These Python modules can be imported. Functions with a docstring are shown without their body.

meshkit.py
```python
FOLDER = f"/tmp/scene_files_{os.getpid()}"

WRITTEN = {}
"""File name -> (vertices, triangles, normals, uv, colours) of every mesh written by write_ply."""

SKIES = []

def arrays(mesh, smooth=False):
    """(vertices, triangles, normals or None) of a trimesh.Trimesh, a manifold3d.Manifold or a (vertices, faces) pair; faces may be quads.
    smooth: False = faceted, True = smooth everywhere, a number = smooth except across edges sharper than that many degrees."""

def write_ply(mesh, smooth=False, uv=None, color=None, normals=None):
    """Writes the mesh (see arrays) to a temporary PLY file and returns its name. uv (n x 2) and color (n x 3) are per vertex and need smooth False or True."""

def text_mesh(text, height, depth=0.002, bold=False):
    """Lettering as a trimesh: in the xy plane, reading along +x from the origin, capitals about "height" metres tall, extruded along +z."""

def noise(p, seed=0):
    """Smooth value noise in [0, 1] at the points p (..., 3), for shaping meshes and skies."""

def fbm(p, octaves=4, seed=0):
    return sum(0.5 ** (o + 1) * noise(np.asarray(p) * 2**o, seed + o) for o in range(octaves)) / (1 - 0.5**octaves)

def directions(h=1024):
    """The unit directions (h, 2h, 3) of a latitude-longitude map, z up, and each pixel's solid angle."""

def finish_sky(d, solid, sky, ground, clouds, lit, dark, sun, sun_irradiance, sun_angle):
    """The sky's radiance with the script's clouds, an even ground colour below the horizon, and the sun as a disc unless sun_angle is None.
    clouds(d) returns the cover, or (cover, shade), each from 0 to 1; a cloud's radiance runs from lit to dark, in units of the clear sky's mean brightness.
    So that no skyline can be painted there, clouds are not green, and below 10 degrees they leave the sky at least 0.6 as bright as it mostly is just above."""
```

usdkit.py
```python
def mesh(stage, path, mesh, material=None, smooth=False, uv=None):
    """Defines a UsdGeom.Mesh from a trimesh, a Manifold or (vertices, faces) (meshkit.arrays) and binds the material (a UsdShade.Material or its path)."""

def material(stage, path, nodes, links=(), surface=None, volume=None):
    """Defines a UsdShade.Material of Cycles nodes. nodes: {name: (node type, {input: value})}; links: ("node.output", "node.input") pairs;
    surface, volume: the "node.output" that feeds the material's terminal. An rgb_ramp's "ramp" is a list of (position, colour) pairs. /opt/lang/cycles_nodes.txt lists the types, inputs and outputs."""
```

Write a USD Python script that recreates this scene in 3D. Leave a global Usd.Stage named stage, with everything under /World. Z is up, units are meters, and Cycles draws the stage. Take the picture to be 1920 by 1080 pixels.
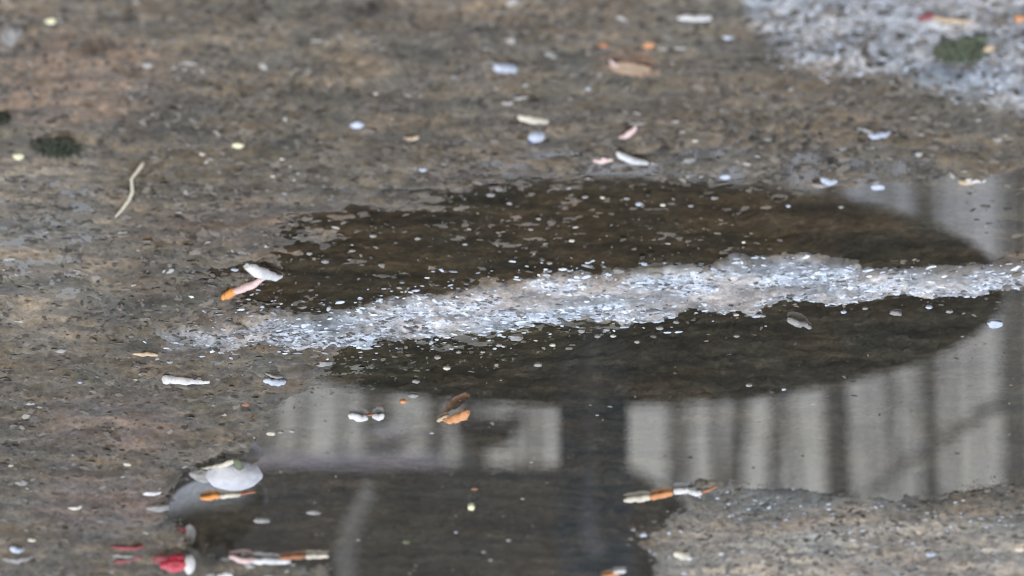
import math, random
import numpy as np, trimesh, manifold3d, usdkit, meshkit
from pxr import Usd, UsdGeom, UsdLux, UsdShade, Sdf, Gf, Vt

stage = Usd.Stage.CreateInMemory()
UsdGeom.SetStageUpAxis(stage, UsdGeom.Tokens.z)
UsdGeom.SetStageMetersPerUnit(stage, 1.0)
world = UsdGeom.Xform.Define(stage, '/World')
UsdGeom.Scope.Define(stage, '/World/Looks')
random.seed(5)
rng = np.random.default_rng(5)

# ------------------------------------------------------------------ camera (held upside down over a puddle)
CAM_H = 2.0
DEP = math.radians(15.8)
HFOV = math.radians(12.0)
cam = UsdGeom.Camera.Define(stage, '/World/Camera')
cam.CreateHorizontalApertureAttr(36.0)
cam.CreateVerticalApertureAttr(20.25)
cam.CreateFocalLengthAttr(18.0 / math.tan(HFOV / 2))
cam.CreateClippingRangeAttr(Gf.Vec2f(0.1, 2000))
cam.CreateFStopAttr(4.3)
cam.CreateFocusDistanceAttr(7.7)
cam.CreateExposureAttr(0.35)
C0 = np.array([0, 0, CAM_H])
F = np.array([0, math.cos(DEP), -math.sin(DEP)])
N = np.array([0, math.sin(DEP), math.cos(DEP)])      # upper side of the view, which the rolled camera shows at the bottom
R = np.array([-1.0, 0, 0])
K = math.tan(HFOV / 2) / 960
m = Gf.Matrix4d(*[*R, 0, *(-N), 0, *(-F), 0, *C0, 1])
cam.AddTransformOp().Set(m)

# ------------------------------------------------------------------ sky and sun: an even overcast
SUN_EL, SUN_AZ = math.radians(42), math.radians(150)
SKY_STRENGTH = 0.11
sky = UsdLux.DomeLight.Define(stage, '/World/sky')
sky_mat = usdkit.material(stage, '/World/Looks/overcast_sky', {
    'sky': ('sky_texture', {'sky_type': 'single_scattering', 'sun_disc': False, 'sun_elevation': SUN_EL, 'sun_rotation': SUN_AZ}),
    'tc': ('texture_coordinate', {}),
    'mp': ('mapping', {'scale': (1.0, 1.0, 2.2)}),
    'n': ('noise_texture', {'scale': 1.9, 'detail': 5.0, 'roughness': 0.55}),
    'r': ('rgb_ramp', {'ramp': [(0.3, (8.2, 8.8, 9.6)), (0.55, (10.2, 10.6, 11.2)), (0.75, (12.5, 12.7, 13.0))]}),
    'sx': ('separate_xyz', {}),
    'rz': ('rgb_ramp', {'ramp': [(0.0, (1.04, 0.97, 0.84)), (0.245, (1.03, 0.98, 0.885)), (0.31, (0.92, 0.985, 1.12)), (1.0, (0.99, 1.02, 1.09))]}),
    'ml': ('mix_color', {'blend_type': 'multiply', 'fac': 1.0, 'use_clamp': False}),
    'mx': ('mix_color', {'fac': 0.88, 'use_clamp': False}),
    'bg': ('background_shader', {'strength': SKY_STRENGTH})},
    [('tc.generated', 'mp.vector'), ('mp.vector', 'n.vector'), ('n.fac', 'r.fac'), ('sky.color', 'mx.a'), ('tc.generated', 'sx.vector'), ('sx.z', 'rz.fac'), ('r.color', 'ml.a'), ('rz.color', 'ml.b'), ('ml.result', 'mx.b'), ('mx.result', 'bg.color')],
    surface='bg.background')
UsdShade.MaterialBindingAPI.Apply(sky.GetPrim()).Bind(sky_mat)
sky.GetPrim().SetCustomDataByKey('kind', 'structure')
sun = UsdLux.DistantLight.Define(stage, '/World/sun')
sun.CreateNormalizeAttr(True); sun.CreateIntensityAttr(0.3); sun.CreateAngleAttr(25.0); sun.CreateColorAttr(Gf.Vec3f(1.0, 0.97, 0.93))
sd = np.array([math.cos(SUN_EL) * math.sin(SUN_AZ), math.cos(SUN_EL) * math.cos(SUN_AZ), math.sin(SUN_EL)])
rot = Gf.Rotation(Gf.Vec3d(0, 0, 1), Gf.Vec3d(*sd))
sun.AddTransformOp().Set(Gf.Matrix4d().SetRotate(rot))

# ------------------------------------------------------------------ helpers
USED = {}
def numbered(path):
    n = USED.get(path, 0); USED[path] = n + 1
    return path if n == 0 else f'{path}_{n:03d}'

def tag(prim, label=None, cat=None, group=None, kind=None):
    for k, v in (('label', label), ('category', cat), ('group', group), ('kind', kind)):
        if v: prim.SetCustomDataByKey(k, v)
    return prim

def ob(name, mesh, mat, parent=None, smooth=40, color=None, dry=None):
    base = '/World' if parent is None else str(parent.GetPath())
    p = numbered(f'{base}/{name}')
    g = usdkit.mesh(stage, p, mesh, mat, smooth=smooth)
    if color is not None:
        UsdGeom.PrimvarsAPI(g).CreatePrimvar('tint', Sdf.ValueTypeNames.Color3fArray, 'vertex').Set(Vt.Vec3fArray.FromNumpy(np.asarray(color, np.float32)))
    if dry is not None:
        UsdGeom.PrimvarsAPI(g).CreatePrimvar('dry', Sdf.ValueTypeNames.FloatArray, 'vertex').Set(Vt.FloatArray.FromNumpy(np.asarray(dry, np.float32)))
    return g.GetPrim()

def thing(name, label, cat, loc=(0, 0, 0), rz=0, group=None):
    x = UsdGeom.Xform.Define(stage, numbered('/World/' + name))
    x.AddTranslateOp().Set(Gf.Vec3d(*map(float, loc)))
    x.AddRotateZOp().Set(math.degrees(rz))
    return tag(x.GetPrim(), label, cat, group)

def ground_at(px, py):
    """Where the line of sight of a picture point (1920 x 1080) meets the level z = 0."""
    u, v = np.asarray(px, float) - 960, np.asarray(py, float) - 540
    d = F + K * u[..., None] * R + K * v[..., None] * N
    t = CAM_H / -d[..., 2]
    return C0 + d * t[..., None]

def mm(py):
    """metres per picture point at that height of the picture."""
    p = ground_at(np.array(960.0), np.array(float(py)))
    return K * np.linalg.norm(p - C0)

def mirrored(px, py, D):
    """A point at the distance D that is seen mirrored in level water at the picture point."""
    d = F + K * (px - 960) * R + K * (py - 540) * N
    t = D / d[1]
    return np.array([d[0] * t, D, -CAM_H - d[2] * t])

def picture_of(x, y):
    """Inverse of ground_at."""
    w = np.stack([x, y, np.full_like(x, -CAM_H)], -1)
    z = w @ F
    z = np.where(z > 0.5, z, 0.5)
    return 960 + (w @ R) / z / K, 540 + (w @ N) / z / K

def seg_dist(px, py, pts, closed):
    pts = np.asarray(pts, float)
    n = len(pts)
    best = np.full(px.shape, 1e9)
    for i in range(n if closed else n - 1):
        a, b = pts[i], pts[(i + 1) % n]
        e = b - a
        t = np.clip(((px - a[0]) * e[0] + (py - a[1]) * e[1]) / (e @ e), 0, 1)
        best = np.minimum(best, np.hypot(px - a[0] - t * e[0], py - a[1] - t * e[1]))
    return best

def inside(px, py, pts):
    pts = np.asarray(pts, float); r = np.zeros(px.shape, bool); n = len(pts)
    for i in range(n):
        (x0, y0), (x1, y1) = pts[i], pts[(i + 1) % n]
        if y0 == y1: continue
        c = ((y0 > py) != (y1 > py)) & (px < (x1 - x0) * (py - y0) / (y1 - y0) + x0)
        r ^= c
    return r

def sdf(px, py, pts):
    d = seg_dist(px, py, pts, True)
    return np.where(inside(px, py, pts), d, -d)

def sm(x, a, b):
    t = np.clip((x - a) / (b - a), 0, 1)
    return t * t * (3 - 2 * t)

def fb(x, y, s, o=4, seed=0):
    return meshkit.fbm(np.stack([x * s, y * s, np.zeros_like(x)], -1), o, seed) - 0.5

# ------------------------------------------------------------------ materials
def principled(name, color, rough=0.6, var=0.25, scale=60, spec=0.5, bump=0.0, bscale=200, translucent=0.0):
    nodes = {'tc': ('texture_coordinate', {}), 'n': ('noise_texture', {'scale': scale, 'detail': 4.0, 'roughness': 0.6}),
             'r': ('rgb_ramp', {'ramp': [(0.25, tuple(c * (1 - var) for c in color)), (0.75, tuple(min(1, c * (1 + var)) for c in color))]}),
             'p': ('principled_bsdf', {'roughness': rough, 'specular_ior_level': spec})}
    links = [('tc.object', 'n.vector'), ('n.fac', 'r.fac'), ('r.color', 'p.base_color')]
    if bump:
        nodes['bn'] = ('noise_texture', {'scale': bscale, 'detail': 3.0}); nodes['b'] = ('bump', {'strength': bump, 'distance': 0.003})
        links += [('tc.object', 'bn.vector'), ('bn.fac', 'b.height'), ('b.normal', 'p.normal')]
    out = 'p.BSDF'
    if translucent:
        nodes['t'] = ('translucent_bsdf', {'color': color}); nodes['m'] = ('mix_closure', {'fac': translucent})
        links += [('p.BSDF', 'm.closure1'), ('t.BSDF', 'm.closure2')]; out = 'm.closure'
    return usdkit.material(stage, '/World/Looks/' + name, nodes, links, surface=out)

def island_material(name, ramp, rough, spec=0.5):
    return usdkit.material(stage, '/World/Looks/' + name, {
        'g': ('geometry', {}), 'r': ('rgb_ramp', {'ramp': ramp}), 'p': ('principled_bsdf', {'roughness': rough, 'specular_ior_level': spec})},
        [('g.random_per_island', 'r.fac'), ('r.color', 'p.base_color')], surface='p.BSDF')

MUD = usdkit.material(stage, '/World/Looks/wet_mud', {
    'at': ('attribute', {'attribute': 'tint'}), 'ge': ('geometry', {}),
    'n1': ('noise_texture', {'scale': 46.0, 'detail': 8.0, 'roughness': 0.8}),
    'r1': ('rgb_ramp', {'ramp': [(0.3, (0.35, 0.35, 0.35)), (0.48, (0.85, 0.83, 0.8)), (0.62, (1.5, 1.46, 1.42)), (0.74, (2.8, 2.8, 2.8))]}),
    'n2': ('noise_texture', {'scale': 6.0, 'detail': 4.0}),
    'r2': ('rgb_ramp', {'ramp': [(0.35, (0.8, 0.86, 0.9)), (0.65, (1.15, 1.03, 0.92))]}),
    'mx': ('mix_color', {'blend_type': 'multiply', 'fac': 1.0, 'use_clamp': False}),
    'my': ('mix_color', {'blend_type': 'multiply', 'fac': 1.0, 'use_clamp': False}),
    'nb': ('noise_texture', {'scale': 120.0, 'detail': 5.0, 'roughness': 0.7}),
    'b': ('bump', {'strength': 0.6, 'distance': 0.006}),
    'nr': ('noise_texture', {'scale': 15.0, 'detail': 4.0}),
    'rr': ('map_range', {'from_min': 0.35, 'from_max': 0.65, 'to_min': 0.3, 'to_max': 0.75}),
    'dry': ('attribute', {'attribute': 'dry'}), 'sl': ('map_range', {'from_min': 0.0, 'from_max': 1.0, 'to_min': 0.32, 'to_max': 0.02}),
    'mp3': ('mapping', {'scale': (0.4, 1.0, 1.0), 'rotation': (0.0, 0.0, 0.12)}), 'n3': ('noise_texture', {'scale': 17.0, 'detail': 6.0, 'roughness': 0.6, 'distortion': 0.4}), 'r3': ('rgb_ramp', {'ramp': [(0.32, (0.45, 0.46, 0.48)), (0.5, (0.95, 0.94, 0.92)), (0.68, (1.7, 1.62, 1.52))]}),
    'mz': ('mix_color', {'blend_type': 'multiply', 'fac': 1.0, 'use_clamp': False}),
    'p': ('principled_bsdf', {})},
    [('ge.position', 'n1.vector'), ('ge.position', 'n2.vector'), ('ge.position', 'nb.vector'), ('ge.position', 'nr.vector'), ('n1.fac', 'r1.fac'), ('n2.fac', 'r2.fac'),
     ('at.color', 'mx.a'), ('r1.color', 'mx.b'), ('mx.result', 'my.a'), ('r2.color', 'my.b'), ('ge.position', 'mp3.vector'), ('mp3.vector', 'n3.vector'), ('n3.fac', 'r3.fac'), ('my.result', 'mz.a'), ('r3.color', 'mz.b'), ('mz.result', 'p.base_color'), ('dry.fac', 'sl.value'), ('sl.result', 'p.specular_ior_level'),
     ('nb.fac', 'b.height'), ('b.normal', 'p.normal'), ('nr.fac', 'rr.value'), ('rr.result', 'p.roughness')], surface='p.BSDF')
WATER = usdkit.material(stage, '/World/Looks/still_water', {
    'ge': ('geometry', {}), 'n': ('noise_texture', {'scale': 9.0, 'detail': 2.0}), 'b': ('bump', {'strength': 0.012, 'distance': 0.004}),
    'f': ('fresnel', {'IOR': 1.333}), 't': ('transparent_bsdf', {'color': (0.86, 0.85, 0.8)}), 'g': ('glossy_bsdf', {'color': (1, 1, 1), 'roughness': 0.0}),
    'm': ('mix_closure', {})},
    [('ge.position', 'n.vector'), ('n.fac', 'b.height'), ('b.normal', 'g.normal'), ('b.normal', 'f.normal'), ('f.fac', 'm.fac'), ('t.BSDF', 'm.closure1'), ('g.BSDF', 'm.closure2')],
    surface='m.closure')
TINTED = usdkit.material(stage, '/World/Looks/plumage', {'at': ('attribute', {'attribute': 'tint'}), 'ge': ('texture_coordinate', {}),
    'n': ('noise_texture', {'scale': 90.0, 'detail': 4.0}), 'r': ('rgb_ramp', {'ramp': [(0.3, (0.75, 0.75, 0.75)), (0.7, (1.2, 1.2, 1.2))]}),
    'mx': ('mix_color', {'blend_type': 'multiply', 'fac': 1.0, 'use_clamp': False}), 'p': ('principled_bsdf', {'roughness': 0.6})},
    [('ge.object', 'n.vector'), ('n.fac', 'r.fac'), ('at.color', 'mx.a'), ('r.color', 'mx.b'), ('mx.result', 'p.base_color')], surface='p.BSDF')
M = {
    'white': principled('white_scrap', (0.62, 0.61, 0.6), 0.5, 0.3, 60, bump=0.5),
    'bluish': principled('bluish_white_scrap', (0.42, 0.46, 0.54), 0.45, 0.3, 60, bump=0.5),
    'cream': principled('cream_scrap', (0.56, 0.51, 0.41), 0.55, 0.3, 60, bump=0.5),
    'grey': principled('pale_grey_stone', (0.25, 0.24, 0.225), 0.5, 0.45, 90, bump=0.6),
    'tan': principled('tan_fibre', (0.5, 0.38, 0.25), 0.6, 0.25, 120),
    'shell': principled('smooth_shell', (0.46, 0.46, 0.48), 0.4, 0.35, 30, bump=0.5),
    'kerb': principled('pale_kerbstone', (0.55, 0.52, 0.6), 0.8, 0.15, 8),
    'pink': principled('pinkish_scrap', (0.62, 0.45, 0.42), 0.5, 0.2, 100),
    'mauve': principled('mauve_edge', (0.22, 0.09, 0.13), 0.5, 0.25, 100),
    'orange': principled('orange_leaf', (0.55, 0.24, 0.09), 0.45, 0.3, 90, bump=0.3),
    'bright_orange': principled('bright_orange_tip', (0.65, 0.26, 0.06), 0.4, 0.2, 90),
    'brown_leaf': principled('brown_leaf', (0.3, 0.21, 0.14), 0.6, 0.3, 60),
    'rust': principled('rust_brown', (0.32, 0.13, 0.06), 0.55, 0.3, 90),
    'red': principled('red_skin', (0.42, 0.04, 0.06), 0.35, 0.3, 70),
    'dull_red': principled('dull_red_skin', (0.22, 0.05, 0.055), 0.5, 0.3, 70),
    'yellow': principled('yellowish_bit', (0.7, 0.66, 0.42), 0.5, 0.15, 100),
    'blue': principled('dark_blue_bit', (0.04, 0.06, 0.22), 0.4, 0.2, 100),
    'moss': principled('moss_green', (0.1, 0.12, 0.075), 0.8, 0.4, 80),
    'moss_dark': principled('dark_moss_green', (0.045, 0.052, 0.032), 0.8, 0.4, 80),
    'olive': principled('olive_leaf', (0.1, 0.12, 0.06), 0.6, 0.3, 80),
    'straw': principled('straw', (0.45, 0.4, 0.3), 0.6, 0.2, 80),
    'bark': principled('grey_bark', (0.24, 0.235, 0.225), 0.9, 0.4, 6),
    'bark_dark': principled('dark_bark', (0.13, 0.126, 0.125), 0.9, 0.4, 6),
    'bark_pale': principled('pale_bark', (0.32, 0.31, 0.3), 0.9, 0.3, 6),
    'wood': principled('dark_stained_wood', (0.03, 0.028, 0.026), 0.7, 0.3, 5),
    'post': principled('blue_grey_post_paint', (0.035, 0.075, 0.135), 0.6, 0.25, 4),
    'pipe': principled('grey_pipe', (0.17, 0.21, 0.28), 0.5, 0.1, 4),
    'bill': principled('bird_bill', (0.4, 0.32, 0.08), 0.5, 0.1, 30),
    'leg': principled('bird_leg', (0.06, 0.035, 0.025), 0.6, 0.1, 30),
    'shrub': principled('shrub_leaf', (0.045, 0.06, 0.035), 0.6, 0.4, 8),
}
def tinted(name, rough, spec, lo=0.75, hi=1.2):
    return usdkit.material(stage, '/World/Looks/' + name, {'at': ('attribute', {'attribute': 'tint'}), 'ge': ('geometry', {}),
        'n': ('noise_texture', {'scale': 260.0, 'detail': 3.0}), 'r': ('rgb_ramp', {'ramp': [(0.3, (lo, lo, lo)), (0.7, (hi, hi, hi))]}),
        'mx': ('mix_color', {'blend_type': 'multiply', 'fac': 1.0, 'use_clamp': False}), 'p': ('principled_bsdf', {'roughness': rough, 'specular_ior_level': spec})},
        [('ge.position', 'n.vector'), ('n.fac', 'r.fac'), ('at.color', 'mx.a'), ('r.color', 'mx.b'), ('mx.result', 'p.base_color')], surface='p.BSDF')
LITTER, GRIT = tinted('leaf_litter', 0.55, 0.22), tinted('pale_sheen_grit', 0.3, 0.5)
LITTER_RAMP = [(0, (0.03, 0.024, 0.018)), (0.3, (0.06, 0.05, 0.038)), (0.55, (0.1, 0.085, 0.068)), (0.85, (0.14, 0.118, 0.09)), (0.97, (0.17, 0.148, 0.12)), (0.995, (0.22, 0.2, 0.17)), (1, (0.34, 0.32, 0.29))]
GRIT_SHEEN_RAMP = [(0, (0.05, 0.046, 0.04)), (0.25, (0.12, 0.12, 0.12)), (0.5, (0.32, 0.34, 0.375)), (0.85, (0.5, 0.56, 0.64)), (0.96, (0.6, 0.66, 0.74)), (1, (0.62, 0.64, 0.62))]  # bluish steps paint the wet ground's sky sheen onto the grains
def island_colours(ramp, n, k, shift=0.0):
    u = np.clip(rng.random(n) + shift, 0, 1); at = [r_[0] for r_ in ramp]; c = np.array([r_[1] for r_ in ramp])
    return np.repeat(np.stack([np.interp(u, at, c[:, q]) for q in range(3)], -1), k, 0)

# ------------------------------------------------------------------ ground: one sheet with the hollows that hold the water
MAIN = [(505, 800), (570, 768), (640, 735), (760, 706), (900, 682), (1050, 660), (1200, 622), (1330, 594), (1500, 578), (1700, 566), (1930, 552), (2400, 540), (2400, 780), (2050, 850),
        (1920, 905), (1860, 925), (1750, 936), (1600, 932), (1450, 926), (1380, 915), (1310, 905), (1290, 930), (1240, 985), (1180, 1000), (1210, 1040), (1230, 1400), (640, 1400), (610, 1062),
        (520, 1056), (400, 1052), (365, 1020), (318, 960), (305, 905), (390, 866), (455, 846)]
SECOND = [(1400, 400), (1500, 372), (1640, 347), (1800, 328), (1920, 306), (2300, 270), (2300, 470), (1925, 478), (1850, 492), (1600, 480), (1480, 455), (1410, 430)]
FILM = [(480, 500), (650, 425), (900, 360), (1150, 335), (1400, 345), (1700, 340), (1850, 500), (1640, 520), (1560, 500), (1400, 505), (1280, 518), (1100, 535), (900, 560), (640, 590), (500, 570)]
MARGIN = [(470, 790), (560, 720), (640, 668), (700, 640), (960, 604), (1130, 590), (1300, 578), (1450, 562), (1900, 532), (1930, 560), (1700, 575), (1500, 590), (1330, 604), (1200, 632), (1050, 670), (900, 692), (760, 716), (640, 750), (560, 790)]
LEFT = [(-300, 272), (60, 284), (185, 286), (205, 340), (235, 400), (215, 480), (190, 560), (100, 610), (-300, 620)]
STRIP = [(300, 606), (640, 588), (900, 547), (1100, 523), (1280, 507), (1400, 494), (1560, 487), (1600, 500), (1640, 514), (1920, 499), (2300, 485), (2300, 515), (1900, 532), (1450, 562), (1330, 574), (1130, 592), (960, 606), (760, 626), (650, 642), (480, 632), (320, 628)]
GRITTY_SHEEN = [(1330, -300), (1400, 20), (1470, 90), (1560, 122), (1700, 128), (1800, 150), (1920, 185), (2300, 200), (2300, -300)]

def sheen_streaks(px, py):
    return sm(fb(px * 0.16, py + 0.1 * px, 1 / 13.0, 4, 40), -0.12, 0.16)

def masks(px, py):
    w = 30 * fb(px, py, 1 / 60.0, 4, 11) * 2 * (0.35 + 0.65 * sm(np.abs(px - 1700) + np.abs(py - 420) * 2, 200, 500))
    d = {k: sdf(px + w, py + 0.6 * w, p) for k, p in (('main', MAIN), ('second', SECOND), ('film', FILM), ('left', LEFT), ('margin', MARGIN), ('strip', STRIP), ('gritty_sheen', GRITTY_SHEEN))}
    return d

def hill(x, y):
    crest = 4.58 + 0.3 * sm(x, -1.2, -0.6)
    return crest * sm(y, 11.0, 31.0) ** 1.0 * 1.0 if False else crest * np.clip((y - 14) / 14, 0, 1) - 0.02 * np.clip(y - 29, 0, 100)

def height(x, y, px, py, d):
    base = 0.013 + 0.018 * fb(x, y, 5, 3, 1) + 0.012 * fb(x, y, 22, 4, 2) + 0.016 * fb(x * 0.45, y, 26, 4, 12) + 0.014 * fb(x, y, 80, 3, 3)
    rough = 0.010 * fb(x, y, 26, 4, 4) + 0.007 * fb(x, y, 90, 3, 5)
    h = base
    f = sm(d['film'] + 60 * fb(px, py, 1 / 30.0, 3, 16), -190, 45); h = h * (1 - f) + f * (-0.0026 + 0.95 * rough) + 4 * f * (1 - f) * 0.024 * fb(x * 0.45, y, 34, 4, 17)
    f2 = sm(d['margin'], -12, 14); h = h * (1 - f2) + f2 * (-0.001 + 0.9 * rough)
    l = sm(d['left'] + 70 * fb(px, py, 1 / 45.0, 3, 15), -60, 70); h = h * (1 - l) + l * (0.0014 + 1.1 * rough)
    s2 = sm(d['second'], -8, 22); h = h * (1 - s2) + s2 * (-0.014 + rough)
    e = sm(d['main'], -28, 45); slow = sm(d['main'], -40, 85)
    shallow = sm(px, 1250, 1000) * sm(py, 800, 720)
    e = e * (1 - shallow) + slow * shallow
    h = h * (1 - e) + e * (-0.03 + 1.5 * rough) + 4 * e * (1 - e) * 0.014 * fb(x * 0.5, y, 40, 4, 18)
    s = sm(d['strip'], -14, 10); h = h + s * (0.010 - np.minimum(h, 0) + 0.8 * rough)
    r = sm(np.hypot((px - 1450) / 190, (py - 240) / 70), 1.0, 0.5) + sm(np.hypot((px - 560) / 200, (py - 170) / 70), 1.0, 0.5)
    h = h + r * 0.004 * np.sin(2 * np.pi * (0.55 * px + py + 30 * fb(px, py, 1 / 90.0, 2, 8)) / 24.0)
    return h

def axis(lo, hi, inner, far_lo, far_hi, g=1.22):
    out, st, p = [], inner[-1] - inner[-2], inner[-1]
    while p < far_hi: st *= g; p += st; out.append(p)
    left, st, p = [], inner[1] - inner[0], inner[0]
    while p > far_lo: st *= g; p -= st; left.append(p)
    return np.array(left[::-1] + list(inner) + out)

xs = axis(0, 0, np.arange(-1.2, 1.2001, 0.0026), -60, 60)
yi = [5.35]
while yi[-1] < 9.75: yi.append(yi[-1] + 0.0078 * (yi[-1] / 7.35) ** 2)
ys = axis(0, 0, np.array(yi), -30, 120, 1.1)
X, Y = np.meshgrid(xs, ys)
PX, PY = picture_of(X, Y)
PXc, PYc = np.clip(PX, -350, 2270), np.clip(PY, -250, 1350)
D = masks(PXc, PYc)
near = (np.abs(X) < 4) & (Y > 3.5) & (Y < 12)
fade = sm(np.abs(X), 3.0, 1.6) * sm(Y, 4.2, 5.0) * sm(Y, 11.2, 10.4)
Z = height(X, Y, PXc, PYc, D) * fade + (1 - fade) * (0.02 + 0.02 * fb(X, Y, 1.3, 4, 9)) + hill(X, Y)

def tint(x, y, px, py, d):
    c = np.empty(x.shape + (3,)); c[:] = (0.086, 0.073, 0.051)
    def blend(w, col):
        c[...] = c * (1 - w[..., None]) + np.array(col) * w[..., None]
    n = fb(px, py, 1 / 120.0, 3, 20)
    blob = lambda cx, cy, rx, ry: sm(np.hypot((px - cx) / rx, (py - cy) / ry) + 0.8 * n, 1.1, 0.4)
    blend(sm(py, 330, 0) * 0.6, (0.15, 0.125, 0.093))
    blend(0.6 * blob(120, 130, 260, 110), (0.19, 0.142, 0.108))
    blend(0.55 * blob(220, 780, 170, 70), (0.125, 0.088, 0.07))
    blend(0.5 * blob(200, 930, 200, 70), (0.12, 0.085, 0.075))
    blend(0.6 * blob(420, 410, 260, 50), (0.1, 0.072, 0.05))
    blend(0.8 * blob(1180, 105, 70, 30), (0.25, 0.16, 0.1))
    blend(0.75 * sm(py, 930, 990) * sm(px, 1150, 1350), (0.27, 0.25, 0.215))
    blend(0.6 * blob(1500, 930, 260, 45), (0.12, 0.125, 0.12))
    blend(0.5 * blob(900, 630, 300, 30), (0.085, 0.09, 0.07))
    blend(0.8 * sm(d['left'], -60, 60), (0.2, 0.178, 0.138))  # sky reflected in the left film, put into the mud as paler beige
    blend(0.7 * sm(d['film'], -150, 40), (0.165, 0.135, 0.098))
    blend(0.8 * sm(d['margin'], -12, 10), (0.135, 0.13, 0.1))
    blend(0.9 * sm(d['second'], -5, 20), (0.16, 0.138, 0.11))
    blend(0.95 * sm(d['main'], -5, 45), (0.128, 0.12, 0.104))
    blend((0.45 + 0.5 * sheen_streaks(px, py)) * sm(d['strip'], -12, 8) * (0.4 + 0.6 * sm(px, 300, 700)), (0.42, 0.46, 0.53))  # bluish sky sheen of the wet ridge, put into its colour
    blend(0.75 * sm(d['gritty_sheen'], -20, 30), (0.33, 0.365, 0.42))  # sky glint on the damp upper right ground, painted as pale blue
    far = sm(y, 10.5, 13)
    blend(far, (0.022, 0.02, 0.018))
    blend(sm(y, 27.35, 27.5) * sm(y, 30, 29) * sm(x, -0.5, 0.3), (0.75, 0.72, 0.8))
    return c

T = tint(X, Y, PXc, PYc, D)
T *= (1 - fade * 0.3 * sm(Z, 0.009, 0.0) * (1 - 0.8 * sm(D['strip'], -12, 4)))[..., None]    # soaked mud at the water line is darker
ny, nx = X.shape
idx = np.arange(nx * ny).reshape(ny, nx)
quads = np.stack([idx[:-1, :-1], idx[:-1, 1:], idx[1:, 1:], idx[1:, :-1]], -1).reshape(-1, 4)
faces = np.vstack([quads[:, [0, 1, 2]], quads[:, [0, 2, 3]]])
gm = trimesh.Trimesh(np.stack([X, Y, Z], -1).reshape(-1, 3), faces, process=False)
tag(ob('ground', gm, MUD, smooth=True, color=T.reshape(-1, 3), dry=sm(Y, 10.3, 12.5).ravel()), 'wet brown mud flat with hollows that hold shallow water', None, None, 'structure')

wx, wy = np.linspace(-3.4, 3.4, 30), np.linspace(3.9, 11.5, 30)
WX, WY = np.meshgrid(wx, wy); wi = np.arange(900).reshape(30, 30)
wq = np.stack([wi[:-1, :-1], wi[:-1, 1:], wi[1:, 1:], wi[1:, :-1]], -1).reshape(-1, 4)
tag(ob('water', (np.stack([WX, WY, np.zeros_like(WX)], -1).reshape(-1, 3), wq), WATER, smooth=True), 'still shallow puddle water that mirrors trees and a round shelter', None, None, 'structure')

from scipy.interpolate import RegularGridInterpolator
surf = RegularGridInterpolator((ys, xs), Z, bounds_error=False, fill_value=0.0)
def gz(x, y):
    return np.maximum(surf(np.stack([y, x], -1)), 0.0)

# ------------------------------------------------------------------ loose litter and grit (nobody could count it)
def scatter(template_v, template_f, pos, scl, rz, tilt, jitter):
    n, k = len(pos), len(template_v)
    v = np.repeat(template_v[None], n, 0) * (1 + jitter * (rng.random((n, k, 1)) - 0.5)) * scl[:, None, :]
    c, s = np.cos(rz)[:, None], np.sin(rz)[:, None]
    x, y = v[..., 0] * c - v[..., 1] * s, v[..., 0] * s + v[..., 1] * c
    ct, st = np.cos(tilt)[:, None], np.sin(tilt)[:, None]
    out = np.stack([x, y * ct - v[..., 2] * st, y * st + v[..., 2] * ct], -1) + pos[:, None, :]
    f = template_f[None] + (np.arange(n) * k)[:, None, None]
    return trimesh.Trimesh(out.reshape(-1, 3), f.reshape(-1, 3), process=False)

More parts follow.
